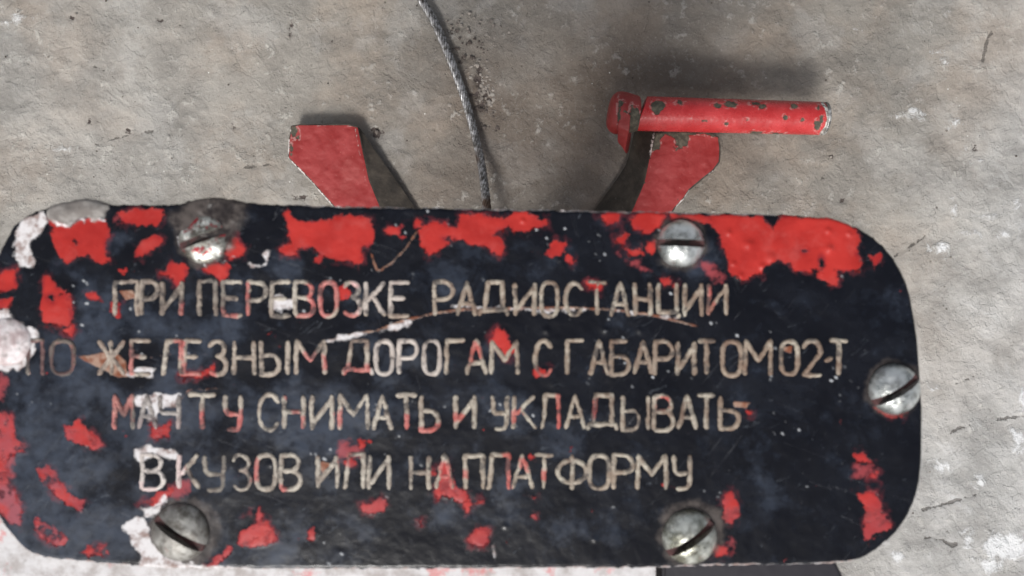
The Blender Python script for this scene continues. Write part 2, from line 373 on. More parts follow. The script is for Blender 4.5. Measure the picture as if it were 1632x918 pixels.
hchips = [(1049, 169, 11, 9), (1046, 176, 6, 6), (1083, 163, 6, 3), (1143, 168, 7, 4), (1164, 166, 10, 5), (1206, 165, 8, 3), (1215, 170, 5, 4), (1265, 169, 6, 4), (1252, 187, 4, 4), (1279, 191, 3.5, 3.5),
          (1204, 212, 10, 3), (1237, 213, 8, 2), (1304, 172, 2, 3), (1303, 200, 5, 8), (1309, 190, 4, 6), (1100, 186, 1.6, 1.2), (1190, 191, 2.4, 1.6), (1120, 193, 5, 1.2), (1158, 197, 3, 2)]
revolve('grip', prof, 72, M_redgrip, hchips, [([(1310, 164), (1317, 172), (1320, 188), (1317, 202), (1308, 214)], 2.2), ([(1092, 164), (1115, 164.5)], -.8), ([(1298, 184), (1305, 190)], .6)], shear=-.35)
# knuckle: wider boss with a flange
K0 = -.0215
prof = [(K0, .0001), (K0, .0075), (K0 + .0008, .0100), (K0 + .0024, .0125), (K0 + .005, .0142), (K0 + .0085, .0146), (K0 + .012, .0142), (K0 + .0165, .0130), (K0 + .0205, .0118), (K0 + .0212, .0108), (K0 + .0212, .0001)]
prof2 = []
for a, b in zip(prof[:-1], prof[1:]):
    for k in range(5): prof2.append((a[0] + (b[0] - a[0]) * k / 5, a[1] + (b[1] - a[1]) * k / 5))
prof2.append(prof[-1])
revolve('end_cap', [(L - .0012, Re * .8), (L - .0010, Re * .985), (L - .0002, Re * 1.01), (L + .0008, Re * .99), (L + .0014, Re * .93), (L + .0017, Re * .8), (L + .0017, Re * .4), (L + .0017, .0001)], 64, M_cap, (), (), shear=0)
revolve('knuckle', prof2, 64, M_red, [(1024, 205, 16, 24), (1008, 196, 7, 24), (1010, 225, 24, 14), (1014, 182, 5, 10), (987, 180, 2.5, 14), (990, 164, 5, 4)], [([(1021, 154), (1033, 200)], -.8)], shear=-.15)
# rib under the flange (the bright strip) going down into the arm
dz = ZH - .105
T = [(990, 177, .119), (997, 175, .120), (1005, 184, .120), (1002, 210, .117), (996, 242, .098), (984, 224, .108), (984, 200, .117)]
T = [(a, b, c + dz) for a, b, c in T]; B = [(u + 4, v + 4, .02) for u, v, _ in T]
rib = poly_loft(T, B, [[(986, 170), (1006, 176), (1003, 180), (990, 178)]], [([(988, 180), (982, 210)], -.6)], mat=M_red, name='rib', bevel=.0008)
rib.parent = handle; rib.matrix_parent_inverse = Matrix.Translation(handle.location).inverted()

# ------------------------------------------------------------------ wire rope
m = Mat('steel_wire')
c = m.mix(m.ramp(m.noise(300, 5, .7), .35, .65), (.07, .065, .06), (.42, .42, .43))
c = m.mix(m.ramp(m.noise(30, 4, .6), .58, .7), c, (.09, .06, .045))
m.out(c, m.ramp(m.noise(200, 3), .3, .7, .35, .6), .65, m.bump(m.noise(900, 3), .5, .0003)); M_wire = m.m
rope = empty('wire_rope', at(712, 80, .008)); tag(rope, 'thin twisted steel wire rope lying across the stained concrete floor', 'wire rope')
path = [(560, -260, .005), (600, -150, .005), (640, -60, .005), (672, 0, .005), (692, 34, .005), (713, 82, .0055), (735, 140, .006), (752, 195, .007), (765, 250, .012), (772, 295, .022), (776, 332, .028), (778, 380, .036), (776, 440, .05)]
pp = np.array([at(*p) for p in path])
ts = np.arange(len(pp)); tt = np.linspace(0, len(pp) - 1, 700)
def catmull(P, t):
    i = np.clip(np.floor(t).astype(int), 0, len(P) - 2); f = (t - i)[:, None]
    p1 = P[i]; p2 = P[i + 1]; p0 = P[np.clip(i - 1, 0, len(P) - 1)]; p3 = P[np.clip(i + 2, 0, len(P) - 1)]
    return .5 * (2 * p1 + (p2 - p0) * f + (2 * p0 - 5 * p1 + 4 * p2 - p3) * f ** 2 + (3 * p1 - p0 - 3 * p2 + p3) * f ** 3)
cl = catmull(pp, tt); tg = np.gradient(cl, axis=0); sl = np.cumsum(np.linalg.norm(tg, axis=1)); tg /= np.linalg.norm(tg, axis=1)[:, None]
n1 = np.cross(tg, [0, 0, 1]); n1 /= np.linalg.norm(n1, axis=1)[:, None]; n2 = np.cross(n1, tg)
RR = .00205; rs = .00105
for k in range(6):
    ph = -sl / .026 * 2 * math.pi + k * math.pi / 3
    c0 = cl + RR * (n1 * np.cos(ph)[:, None] + n2 * np.sin(ph)[:, None])
    t2 = np.gradient(c0, axis=0); t2 /= np.linalg.norm(t2, axis=1)[:, None]
    a = np.cross(t2, [0, 0, 1]); a /= np.linalg.norm(a, axis=1)[:, None]; b = np.cross(a, t2)
    th = np.linspace(0, 2 * math.pi, 19)
    # each strand is itself laid from wires: lobed section turning along the strand
    rr = rs * (1 + .10 * np.cos(6 * th[None, :] + (sl / .010 * 2 * math.pi)[:, None]))
    P = c0[:, None, :] + rr[..., None] * (a[:, None, :] * np.cos(th)[None, :, None] + b[:, None, :] * np.sin(th)[None, :, None])
    me = grid_mesh('strand', P)
    o = link('strand', me, M_wire, None); o.parent = rope; o.matrix_parent_inverse = Matrix.Translation(rope.location).inverted()

# ------------------------------------------------------------------ crumbs on the floor
bm = bmesh.new()
def crumb(u, v, r):
    x, y, _ = at(u, v, .001)
    g = bmesh.ops.create_icosphere(bm, subdivisions=1, radius=r)
    for w in g['verts']:
        w.co = Vector((w.co.x * random.uniform(.5, 1.2), w.co.y * random.uniform(.5, 1.2), w.co.z * random.uniform(.3, .7)))
        w.co += Vector((x, y, r * .25))
for k in range(150):
    t = random.random(); u = 750 + random.gauss(0, 24) + t * 18; v = 20 + t * 190
    crumb(u, v, abs(random.gauss(.0008, .0004)) + .0003)
for k in range(60): crumb(random.gauss(768, 12), random.gauss(148, 20), random.uniform(.0008, .0022))
for k in range(260): crumb(random.uniform(0, 1632), random.uniform(0, 918), random.uniform(.0003, .0010))
for u, v, r in [(772, 202, .0022), (792, 203, .002), (751, 202, .002), (601, 210, .0024), (1325, 250, .0012)]: crumb(u, v, r)
me = bpy.data.meshes.new('debris'); bm.to_mesh(me); bm.free()
m = Mat('dark_crumbs'); m.out(m.mix(m.ramp(m.noise(25, 3), .4, .6), (.07, .055, .048), (.30, .27, .24)), .85)
tag(link('debris', me, m.m, None, False), 'dark crumbs and grit scattered on the floor beside the wire rope', 'debris', kind='stuff')

# ------------------------------------------------------------------ the instruction plate
plate_root = empty('instruction_plate', at(816, 620, ZP - .02))
tag(plate_root, 'scuffed black plate with rounded corners, cream Cyrillic lettering and flaking red paint', 'sign')
def child(o, p=plate_root):
    o.parent = p; o.matrix_parent_inverse = Matrix.Translation(p.location).inverted() if p is plate_root else Matrix.Identity(4)
    return o
topc = [(-34, 600), (-33, 540), (-28, 490), (-18, 445), (-6, 412), (8, 384), (20, 362), (36, 346), (56, 337), (74, 331), (88, 325), (105, 323), (125, 320), (145, 316), (160, 321), (170, 327), (230, 327), (282, 326), (305, 320), (330, 316), (352, 315), (385, 322), (420, 326), (660, 331), (1000, 337), (1200, 341), (1250, 342), (1318, 347), (1345, 354), (1372, 366), (1397, 382), (1418, 402), (1434, 426), (1448, 458), (1457, 500), (1463, 545), (1468, 610), (1470, 650)]
botc = [(-34, 640), (-31, 740), (-22, 785), (-8, 818), (10, 846), (40, 878), (60, 886), (90, 892), (150, 897), (220, 904), (330, 908), (600, 907), (1045, 906), (1120, 902), (1345, 899), (1378, 888), (1408, 868), (1432, 845), (1450, 818), (1462, 788), (1469, 750), (1470, 690)]
xs = np.concatenate([-34 + 60 * (1 - np.cos(np.linspace(0, math.pi / 2, 24))) , np.arange(29, 1360, 3.0), 1360 + 110 * np.sin(np.linspace(0.02, math.pi / 2, 56))])
xs = np.unique(np.round(xs, 3))
def chaikin(P, n=3):
    P = np.array(P, float)
    for _ in range(n):
        Q = P[:-1] * .75 + P[1:] * .25; W = P[:-1] * .25 + P[1:] * .75
        P = np.vstack([P[:1], np.stack([Q, W], 1).reshape(-1, 2), P[-1:]])
    return P
tx, ty = chaikin(topc).T; bx, by = chaikin(botc).T
def smooth_interp(x, X, Y):
    y = np.interp(x, X, Y); return y
jt = (fbm(xs / 7, xs * 0 + 3, 21, 3) - .5) * 4.5; jb = (fbm(xs / 6, xs * 0 + 9, 22, 3) - .5) * 4
ends = np.clip(np.minimum(xs + 34, 1470 - xs) / 60, 0, 1)
Yt = smooth_interp(xs, tx, ty) + jt * ends; Yb = smooth_interp(xs, bx, by) + jb * ends
tj = np.linspace(0, 1, 196); tj = np.concatenate([[0, .0015, .003], tj[1:-1], [.997, .9985, 1]])
PU = np.repeat(xs[:, None], len(tj), 1); PV = Yt[:, None] * (1 - tj) + Yb[:, None] * tj

RED = [
 [(78,345),(100,352),(112,362),(125,350),(150,345),(170,352),(175,372),(168,390),(172,405),(178,415),(165,425),(150,420),(140,408),(125,412),(108,425),(95,415),(85,395),(80,370)],
 [(188,340),(215,335),(235,330),(260,332),(258,345),(250,360),(228,362),(220,366),(212,358),(195,352)],
 [(215,395),(230,380),(245,375),(257,382),(250,395),(238,400),(228,412),(217,408)],
 [(253,435),(268,428),(275,415),(295,425),(300,440),(290,450),(285,458),(268,442)],
 [(70,440),(80,438),(90,458),(105,465),(112,485),(115,510),(108,520),(75,522),(64,515),(66,480)],
 [(100,526),(115,518),(120,522),(112,534)],[(136,470),(155,464),(163,480),(146,478)],[(0,435),(28,427),(25,445),(28,460),(-20,468)],[(-10,480),(20,475),(18,488),(-10,490)],[(175,483),(188,485),(186,503),(177,500)],
 [(449,340),(460,330),(470,345),(478,350),(500,352),(530,350),(560,342),(585,348),(597,365),(598,378),(590,390),(578,395),(577,420),(570,423),(550,415),(525,412),(510,402),(490,395),(470,395),(462,378),(458,365),(455,350)],
 [(445,398),(470,392),(472,405),(455,407)],[(497,410),(510,408),(508,420),(499,421)],[(613,368),(625,360),(640,362),(636,372),(620,373)],[(662,352),(670,352),(670,362),(663,360)],[(635,376),(646,378),(640,384)],
 [(668,370),(690,352),(705,355),(715,362),(728,362),(735,342),(760,338),(790,348),(810,352),(812,360),(790,370),(785,375),(795,380),(805,395),(800,410),(790,410),(780,395),(750,390),(725,385),(710,392),(698,405),(683,408),(672,395),(667,382)],
 [(806,350),(820,338),(840,338),(850,345),(872,352),(865,362),(840,370),(820,370),(808,362)],
 [(958,345),(970,337),(988,340),(985,355),(968,358)],[(870,405),(885,390),(900,388),(898,403),(883,412)],[(980,380),(1000,375),(995,388),(983,388)],[(903,404),(916,408),(912,420),(903,414)],
 [(1005,350),(1020,337),(1040,335),(1065,345),(1050,362),(1035,372),(1020,365),(1008,362)],[(998,398),(1015,395),(1022,388),(1025,405),(1012,412),(1000,412)],[(1032,385),(1045,380),(1048,398),(1040,408),(1030,402)],[(1060,338),(1130,344),(1134,356),(1112,352),(1070,350)],
 [(1130,345),(1150,342),(1180,345),(1215,342),(1222,352),(1230,362),(1242,348),(1260,342),(1300,342),(1340,352),(1365,365),(1372,385),(1365,405),(1375,420),(1372,437),(1350,432),(1335,432),(1335,455),(1325,457),(1305,445),(1300,430),(1270,435),(1255,418),(1242,415),(1225,425),(1215,438),(1195,442),(1180,450),(1165,440),(1158,420),(1155,400),(1148,375),(1135,362)],
 [(1388,410),(1402,405),(1400,418),(1392,430)],[(790,525),(805,520),(812,540),(822,560),(807,572),(795,555),(780,545)],[(852,585),(862,588),(875,586),(872,597),(855,598)],
 [(318,428),(340,415),(365,425),(360,447),(340,440)],[(355,395),(372,380),(395,395),(390,410),(370,412)],
 [(102,678),(115,680),(125,672),(145,690),(168,712),(150,716),(125,708),(102,702)],[(56,745),(75,742),(90,765),(110,785),(130,800),(128,813),(110,808),(85,785),(66,765)],[(55,825),(62,822),(80,840),(110,858),(105,870),(80,868),(55,845)],
 [(125,880),(150,868),(168,870),(165,885),(140,888)],[(-30,655),(8,655),(20,665),(25,700),(45,712),(40,722),(18,725),(5,735),(-30,730)],[(-30,735),(5,735),(15,755),(25,790),(35,810),(35,840),(15,838),(-10,815)],
 [(380,848),(400,838),(425,830),(440,850),(442,862),(425,870),(400,872),(383,868)],[(405,822),(414,808),(420,820),(412,834)],[(490,845),(500,838),(507,850),(500,860),(492,858)],
 [(578,805),(590,800),(605,790),(617,802),(612,815),(595,820),(580,815)],[(686,752),(692,748),(696,758),(690,760)],[(692,785),(700,760),(705,740),(712,735),(720,755),(728,770),(740,778),(745,790),(735,800),(720,795),(705,792),(698,800)],
 [(737,808),(750,800),(754,802),(750,814),(742,820)],[(762,797),(770,795),(768,803),(760,804)],[(752,848),(765,842),(782,845),(780,865),(770,870),(755,868),(750,860)],[(664,828),(674,826),(672,838)],
 [(1363,783),(1372,788),(1385,782),(1400,790),(1405,815),(1420,835),(1418,842),(1395,848),(1385,862),(1377,862),(1378,830),(1378,805)],[(1362,725),(1375,722),(1390,735),(1380,740),(1365,735)],[(1388,755),(1398,752),(1397,765),(1388,762)],
 [(1150,800),(1165,780),(1178,800),(1182,820),(1165,838),(1152,828)],[(1140,870),(1165,868),(1160,885),(1140,888)],[(1395,650),(1420,655),(1445,655),(1440,665),(1410,660)],[(1052,445),(1066,443),(1068,455),(1057,458)],[(1070,452),(1078,452),(1076,460)],
 [(843,790),(854,787),(852,797)],[(847,822),(855,820),(853,830)],[(285,590),(320,595),(340,582),(342,592),(320,601),(285,599)],[(230,800),(250,785),(275,778),(270,800),(245,808)],[(325,905),(345,885),(365,870),(372,880),(350,895),(335,912)],
 [(240,675),(250,682),(262,680),(272,672),(268,695),(245,698)],[(933,452),(945,448),(965,452),(958,462),(940,460)],[(572,704),(582,702),(580,710),(574,712)],[(587,704),(596,704),(592,710)],[(1190,656),(1196,654),(1196,660)],
 [(548,735),(560,728),(566,738),(556,744)],[(535,460),(550,456),(556,468),(545,480),(536,474)]]
DULL = [[(545,708),(568,712),(575,722),(562,730),(540,722)],[(180,350),(180,340),(190,345)],[(1098,405),(1120,410),(1150,440),(1130,438)],[(990,410),(1020,415),(1040,432),(1020,436)],[(390,830),(406,812),(404,800),(388,818)],[(1160,865),(1172,860),(1170,876)],[(1365,742),(1385,742),(1392,752),(1366,760)],
        [(262,785),(278,775),(300,768),(296,784),(270,796)],[(0,600),(10,610),(4,640),(-10,640)],[(0,700),(20,690),(20,760),(0,760)]]
WHITE = [[(26,372),(34,350),(50,342),(70,336),(73,355),(64,372),(50,386),(46,400),(55,415),(52,426),(36,426),(20,410)],[(-40,500),(12,493),(22,515),(50,518),(60,535),(56,565),(35,588),(12,592),(-10,588),(-40,560)],  # second outline paints the glare of the left screw white
         [(196,842),(208,826),(222,824),(236,836),(246,866),(272,893),(330,902),(400,906),(410,920),(200,920),(228,890)],[(431,490),(438,470),(448,464),(458,476),(474,478),(474,488),(450,496)],
         [(604,529),(618,520),(640,513),(658,513),(650,520),(632,527)],[(522,545),(540,535),(565,530),(585,532),(570,538),(540,545)],[(395,420),(420,422),(412,428),(398,426)],[(418,405),(427,402),(425,414)],
         [(225,812),(245,806),(262,790),(268,796),(252,820),(235,822)],[(215,716),(240,712),(262,712),(280,722),(282,734),(258,728),(240,732),(220,736)],[(212,636),(230,628),(284,630),(282,650),(262,648),(250,668),(235,670),(238,650),(215,648)],[(200,598),(225,585),(250,588),(240,600)],
         [(300,390),(312,385),(336,400),(355,404),(345,414),(318,408)]]
WLINE = [([(75,345),(92,358),(108,361),(126,350),(148,352),(166,350)],.2),([(284,380),(288,395),(305,408),(330,425)],-.5),([(350,425),(372,408),(392,410)],-.4),([(720,487),(800,492),(870,496),(930,494)],1.6),([(985,495),(1020,500),(1080,508)],.2),([(785,870),(790,895)],-.8)]
GREY = [[(72,342),(80,322),(110,310),(145,305),(175,325),(168,346),(150,350),(142,347),(125,350),(110,361),(92,356)],[(265,345),(290,328),(310,308),(350,300),(400,320),(395,345),(378,372),(372,392),(350,402),(330,384),(310,380),(298,388),(286,380)]]
GRIME = [GREY[1], [(238,838),(270,800),(310,795),(345,815),(352,850),(335,890),(300,905),(255,880)], [(1052,830),(1070,805),(1110,798),(1150,812),(1158,840),(1150,870),(1100,815),(1065,850)]]
RUST = [[(122,568),(150,565),(180,558),(200,575),(204,600),(188,601),(165,590)],[(190,464),(212,462),(218,474),(200,478)],[(512,735),(528,738),(530,748),(518,758),(510,748)],[(1245,552),(1262,552),(1262,562),(1250,560)],[(1168,640),(1196,642),(1190,650),(1170,648)]]
RLINE = [([(592,405),(597,420),(601,431),(610,430)],1.4),([(606,431),(625,418),(645,398),(664,370)],1.2),([(520,545),(560,533),(600,527),(640,512),(690,500),(740,493),(900,490),(980,494),(1040,502),(1085,513),(1110,520)],1.5),([(200,585),(240,570),(290,560),(330,565)],-.6),([(290,635),(300,622),(345,620)],.6),([(250,730),(275,712),(290,724)],-.8)]
# bluish sky reflection painted into the enamel colour: soft blobs (cx,cy,rx,ry,strength)
SKY_HAZE = [(60,700,90,200,.4),(150,860,160,40,.5),(300,690,80,60,.35),(70,780,110,110,.6),(200,640,150,60,.45),(120,560,110,50,.45),(260,880,120,40,.5),(1220,640,90,50,.3),(1200,790,60,60,.25),(560,830,100,40,.4),(940,840,90,50,.4),(450,575,130,70,.35),(120,780,170,60,.55),(60,620,70,60,.4),(170,480,50,60,.6),(190,390,40,30,.5),(230,520,90,40,.5),(520,720,110,45,.7),(480,660,90,40,.6),(620,650,130,60,.45),(440,440,80,40,.6),(330,520,70,50,.6),
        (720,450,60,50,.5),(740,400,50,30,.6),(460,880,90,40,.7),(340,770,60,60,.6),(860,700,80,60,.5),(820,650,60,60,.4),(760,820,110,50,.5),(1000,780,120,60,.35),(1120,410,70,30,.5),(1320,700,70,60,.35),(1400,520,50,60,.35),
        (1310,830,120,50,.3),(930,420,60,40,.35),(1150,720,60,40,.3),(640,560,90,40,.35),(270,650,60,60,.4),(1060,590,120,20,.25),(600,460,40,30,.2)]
s_red = sdf(PU, PV, RED); holesR = chips(PU, PV, [(1309,418,4,8),(1280,399,5,3),(1268,397,3,2),(83,476,6,7),(122,388,5,5),(714,380,7,4),(98,470,3,2)])
s_red = np.maximum(s_red, -holesR)
sky_haze = np.zeros(PU.shape)
for cx, cy, rx, ry, s in SKY_HAZE: sky_haze += s * np.exp(-(((PU - cx) / rx) ** 2 + ((PV - cy) / ry) ** 2))
ed = np.minimum(PV - Yt[:, None], Yb[:, None] - PV)
cor = sdf(PU, PV, [[(a, b) for a, b in zip(xs, Yt)] + [(a, b) for a, b in zip(xs[::-1], Yb[::-1])]]) if False else None
bl = list(zip(xs[::4], Yt[::4])) + list(zip(xs[::-4], Yb[::-4]))
dist = np.full(PU.shape, 60.)
nearb = (ed < 40) | (PU < 30) | (PU > 1330)
uu, vv = PU[nearb], PV[nearb]; dd = np.full(uu.shape, 60.)
for k in range(len(bl)):
    dd = np.minimum(dd, seg_d(uu, vv, bl[k], bl[(k + 1) % len(bl)]))
dist[nearb] = dd
s_white = sdf(PU, PV, WHITE, WLINE)
# worn bright lip along the top and bottom edges
lip = dist - 1.2 + 5 * np.clip((500 - PU) / 200, 0, 1) * (PV < 600) + 30 * ((PU > 1240) & (PV < 890)) + 40 * ((PU < 30) & (PV < 800))
s_lip = lip
rl = .00022
zz = np.full(PU.shape, ZP)
zz -= np.clip(1 - dist / 4.5, 0, 1) ** 2 * 5.0e-4
zz += (fbm(PU / 60, PV / 60, 40, 3) - .5) * 5e-4 + (fbm(PU / 9, PV / 9, 41, 3) - .5) * 1.0e-4
zz += np.clip(.5 - s_red / 3, 0, 1) * 1.0e-4                                # film thickness of the red paint
s_grey = sdf(PU, PV, GREY)
zz += np.clip(-s_grey / 18 + .2, 0, 1) * 1.1e-3 * (.6 + .8 * fbm(PU / 14, PV / 14, 44, 3))
blist = [(1162,372,4),(1193,390,7),(1229,412,8),(1215,425,5),(1322,397,6),(1320,368,4),(833,352,3),(1169,420,3),(1180,440,4),(1353,373,3)]
for cx, cy, r in blist: zz += np.exp(-(((PU - cx) / r) ** 2 + ((PV - cy) / r) ** 2)) * 6e-4
for cx, cy, r in [(871,527,5),(965,526,5),(1020,527,5),(892,414,3),(430,740,4),(948,860,4),(805,838,4)]: zz += np.exp(-(((PU - cx) / r) ** 2 + ((PV - cy) / r) ** 2)) * 3e-4
P = np.stack([(PU - 816) * SP, (459 - PV) * SP, zz], -1)
# keep drawn proportions right for heights above ZP (negligible) and add side wall + back
th = .0022
def wall(Ptop): 
    return Ptop
low = P[:, [0, -1]].copy()
P2 = np.concatenate([P[:, :1] + [0, 0, 0], P, P[:, -1:]], 1)
P2[:, 0, 2] = ZP - th; P2[:, -1, 2] = ZP - th
P3 = np.concatenate([P2[:1], P2, P2[-1:]], 0); P3[0, :, 2] = ZP - th; P3[-1, :, 2] = ZP - th
me = grid_mesh('panel', P3)
def ext(A):
    A = np.concatenate([A[:, :1], A, A[:, -1:]], 1); return np.concatenate([A[:1], A, A[-1:]], 0)
for nme, a in (('red', s_red), ('dull', sdf(PU, PV, DULL)), ('white', s_white), ('grey', sdf(PU, PV, GREY[:1])), ('grime', np.minimum(sdf(PU, PV, GRIME), np.min([np.abs(np.hypot(PU - a, PV - b) - c - 1) - 2.5 for a, b, c in ((1085, 388, 38), (1425, 620, 41), (1099, 855, 44), (288, 848, 46), (325, 380, 40))], 0))), ('rust', sdf(PU, PV, RUST, RLINE)), ('sky_haze', sky_haze), ('lip', s_lip)): attr(me, nme, ext(a))  # grime also carries contact shade, painted as a dark ring around screws
attr(me, 'left', ext(np.clip((330 - PU) / 300, 0, 1) * np.clip((PV - 560) / 120, 0, 1) + .5 * np.clip((PV - 700) / 100, 0, 1)))

m = Mat('worn_black_enamel')
coS = m.map(rot=-.5, scale=(1, 3, 1))
nb = m.noise(70, 8, .68, .4); nf = m.noise(420, 5, .65)
col = m.mix(m.ramp(nb, .4, .65), (.0028, .0034, .0065), (.0065, .0078, .0125))
dm = m.ramp(m.math('ADD', m.math('MULTIPLY_ADD', m.attr('sky_haze'), .92, .02), m.math('MULTIPLY', m.math('SUBTRACT', m.noise(85, 8, .62), .5), 3.2)), .22, 1.05)
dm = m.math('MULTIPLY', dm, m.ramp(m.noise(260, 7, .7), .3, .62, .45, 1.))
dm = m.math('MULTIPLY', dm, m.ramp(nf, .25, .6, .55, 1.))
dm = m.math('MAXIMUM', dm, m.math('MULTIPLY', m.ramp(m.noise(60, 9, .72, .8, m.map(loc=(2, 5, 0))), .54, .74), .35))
col = m.mix(m.math('MULTIPLY', dm, .66), col, (.046, .062, .096))  # sky reflection mixed into the base colour
scr = m.math('MULTIPLY', m.ramp(m.noise(170, 7, .72, 1.0, coS), .62, .70), .35)
col = m.mix(scr, col, (.15, .17, .20))
spk = m.math('MULTIPLY', m.ramp(m.math('ADD', m.voro(300, co=m.map(rot=.6, scale=(1, 1.5, 1), loc=(.3, .1, 0))), m.math('MULTIPLY', m.math('SUBTRACT', m.noise(900, 4), .5), .4)), .20, .08), m.ramp(m.noise(55, 5, .7), .56, .64))
col = m.mix(m.math('MULTIPLY', spk, .8), col, (.50, .52, .55))
for kk, (rt, sc) in enumerate(((.35, 34), (-.9, 30), (1.3, 26))):
    sl_ = m.noise(sc, 3, .5, .1, m.map(rot=rt, scale=(1, 22, 1), loc=(kk * 3.1, kk, 0)))
    ln = m.math('MULTIPLY', m.ramp(m.math('ABSOLUTE', m.math('SUBTRACT', sl_, .66)), .006, .001), m.ramp(m.noise(22, 4, .6, 0, m.map(loc=(kk, 7, 1))), .52, .62))
    col = m.mix(m.math('MULTIPLY', ln, .4), col, (.16, .165, .18))
redc = m.mix(m.ramp(m.noise(90, 6, .6), .35, .65), (.34, .018, .015), (.46, .031, .025))
redc = m.mix(m.math('MULTIPLY', m.ramp(m.noise(160, 7, .7), .5, .72), .25), redc, (.52, .13, .12))
sn = m.math('MULTIPLY', m.math('SUBTRACT', m.noise(460, 6, .66), .5), 22.)
sn = m.math('ADD', sn, m.math('MULTIPLY', m.math('SUBTRACT', m.noise(150, 5, .65), .5), 26.))
lft = m.math('MULTIPLY', m.attr('left'), m.ramp(m.noise(120, 7, .7, 0, m.map(loc=(4, 4, 0))), .32, .62))
redc = m.mix(m.math('MULTIPLY', lft, .7), redc, (.30, .075, .095))
redc = m.mix(m.math('MULTIPLY', m.ramp(m.attr('red'), -6, 0), m.ramp(m.noise(200, 6, .7), .45, .6)), redc, (.26, .015, .02))
mred = m.ramp(m.math('ADD', m.attr('red'), sn), 1.6, -1.6)
mred = m.math('MULTIPLY', mred, m.math('SUBTRACT', 1., m.math('MULTIPLY', m.attr('left'), m.ramp(m.noise(210, 7, .7, 0, m.map(loc=(1, 4, 2))), .50, .66))))
stray = m.math('MULTIPLY', m.ramp(m.noise(150, 7, .66, 0, m.map(loc=(8, 3, 0))), .675, .70), .9)
mred = m.math('MAXIMUM', mred, stray)
mdull = m.ramp(m.math('ADD', m.attr('dull'), m.math('MULTIPLY', sn, 1.6)), 6, -6)
col = m.mix(m.math('MULTIPLY', mdull, .65), col, (.42, .07, .08))
halo = m.math('MULTIPLY', m.ramp(m.math('ADD', m.attr('red'), m.math('MULTIPLY', sn, 1.5)), 9, -1), m.ramp(m.noise(130, 5), .44, .62))
col = m.mix(m.math('MULTIPLY', halo, .5), col, (.20, .03, .04))
col = m.mix(mred, col, redc)
mgrey = m.mask('grey', 30, 300, 3, 6)
col = m.mix(mgrey, col, m.mix(m.ramp(m.noise(190, 7, .7), .38, .62), (.17, .155, .145), (.30, .285, .27)))
mgrime_shade = m.mask('grime', 36, 220, 7, 7)  # grime together with the contact shade painted around screws
col = m.mix(m.math('MULTIPLY', mgrime_shade, .92), col, m.mix(m.ramp(m.noise(190, 7, .7), .38, .62), (.022, .018, .018), (.10, .085, .078)))
mrust = m.mask('rust', 7, 600, 1.2, 6)
col = m.mix(m.math('MULTIPLY', mrust, .85), col, m.mix(m.ramp(m.noise(300, 5), .4, .6), (.24, .085, .045), (.42, .27, .20)))
mwh = m.mask('white', 26, 380, 2.2, 7)
mlip = m.mask('lip', 14, 300, 1.2, 6)
mw = m.math('MAXIMUM', mwh, mlip)
col = m.mix(m.math('MULTIPLY', mw, .93), col, m.mix(m.ramp(m.noise(300, 6, .7), .36, .56), (.30, .22, .20), (.72, .70, .71)))
h = m.math('ADD', m.math('MULTIPLY', nf, .25), m.math('MULTIPLY', nb, .45))
h = m.math('ADD', h, m.math('MULTIPLY', mred, .75)); h = m.math('ADD', h, m.math('MULTIPLY', mw, .4)); h = m.math('SUBTRACT', h, m.math('MULTIPLY', mrust, .3))
h = m.math('ADD', h, m.math('MULTIPLY', spk, .3))
rgh = m.fmix(mred, m.ramp(dm, 0, 1, .24, .5), .38); rgh = m.fmix(mw, rgh, .7); rgh = m.fmix(mgrey, rgh, .85)
m.out(col, rgh, 0, m.bump(h, .8, .00036), .27); M_plate = m.m
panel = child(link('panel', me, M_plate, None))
# back sheet of the plate and the painted block it is screwed to
bp = [at(x, y, 0) for x, y in []]
bm = bmesh.new()
vs = [bm.verts.new(((a - 816) * SP, (459 - b) * SP, ZP - th)) for a, b in list(zip(xs[::6], Yt[::6])) + list(zip(xs[::-6], Yb[::-6]))]
bm.faces.new(vs); me = bpy.data.meshes.new('panel_back'); bm.to_mesh(me); bm.free()
child(link('panel_back', me, M_black, None, False))
def outline_block(name, pts, z0, z1, mat, parent, bev=.0008):
    bm = bmesh.new(); a = [bm.verts.new(at(u, v, z1)) for u, v in pts]
    f = bm.faces.new(a); r = bmesh.ops.extrude_face_region(bm, geom=[f])
    for v in r['geom']:
        if isinstance(v, bmesh.types.BMVert): v.co.z = z0
    bmesh.ops.recalc_face_normals(bm, faces=bm.faces)
    bmesh.ops.bevel(bm, geom=[e for e in bm.edges], offset=bev, segments=2, affect='EDGES')
    me = bpy.data.meshes.new(name); bm.to_mesh(me); bm.free()
    return child(link(name, me, mat, None, False), parent)
outline_block('mounting_block', [(-90, 820), (-60, 450), (40, 440), (1043, 440), (1046, 975), (-90, 975)], ZP - .05, ZP - .0035, M_white, plate_root)
outline_block('side_rail', [(1056, 700), (1290, 700), (1325, 880), (1352, 935), (1352, 960), (1056, 960)], ZP - .06, ZP - .012, M_black, plate_root)

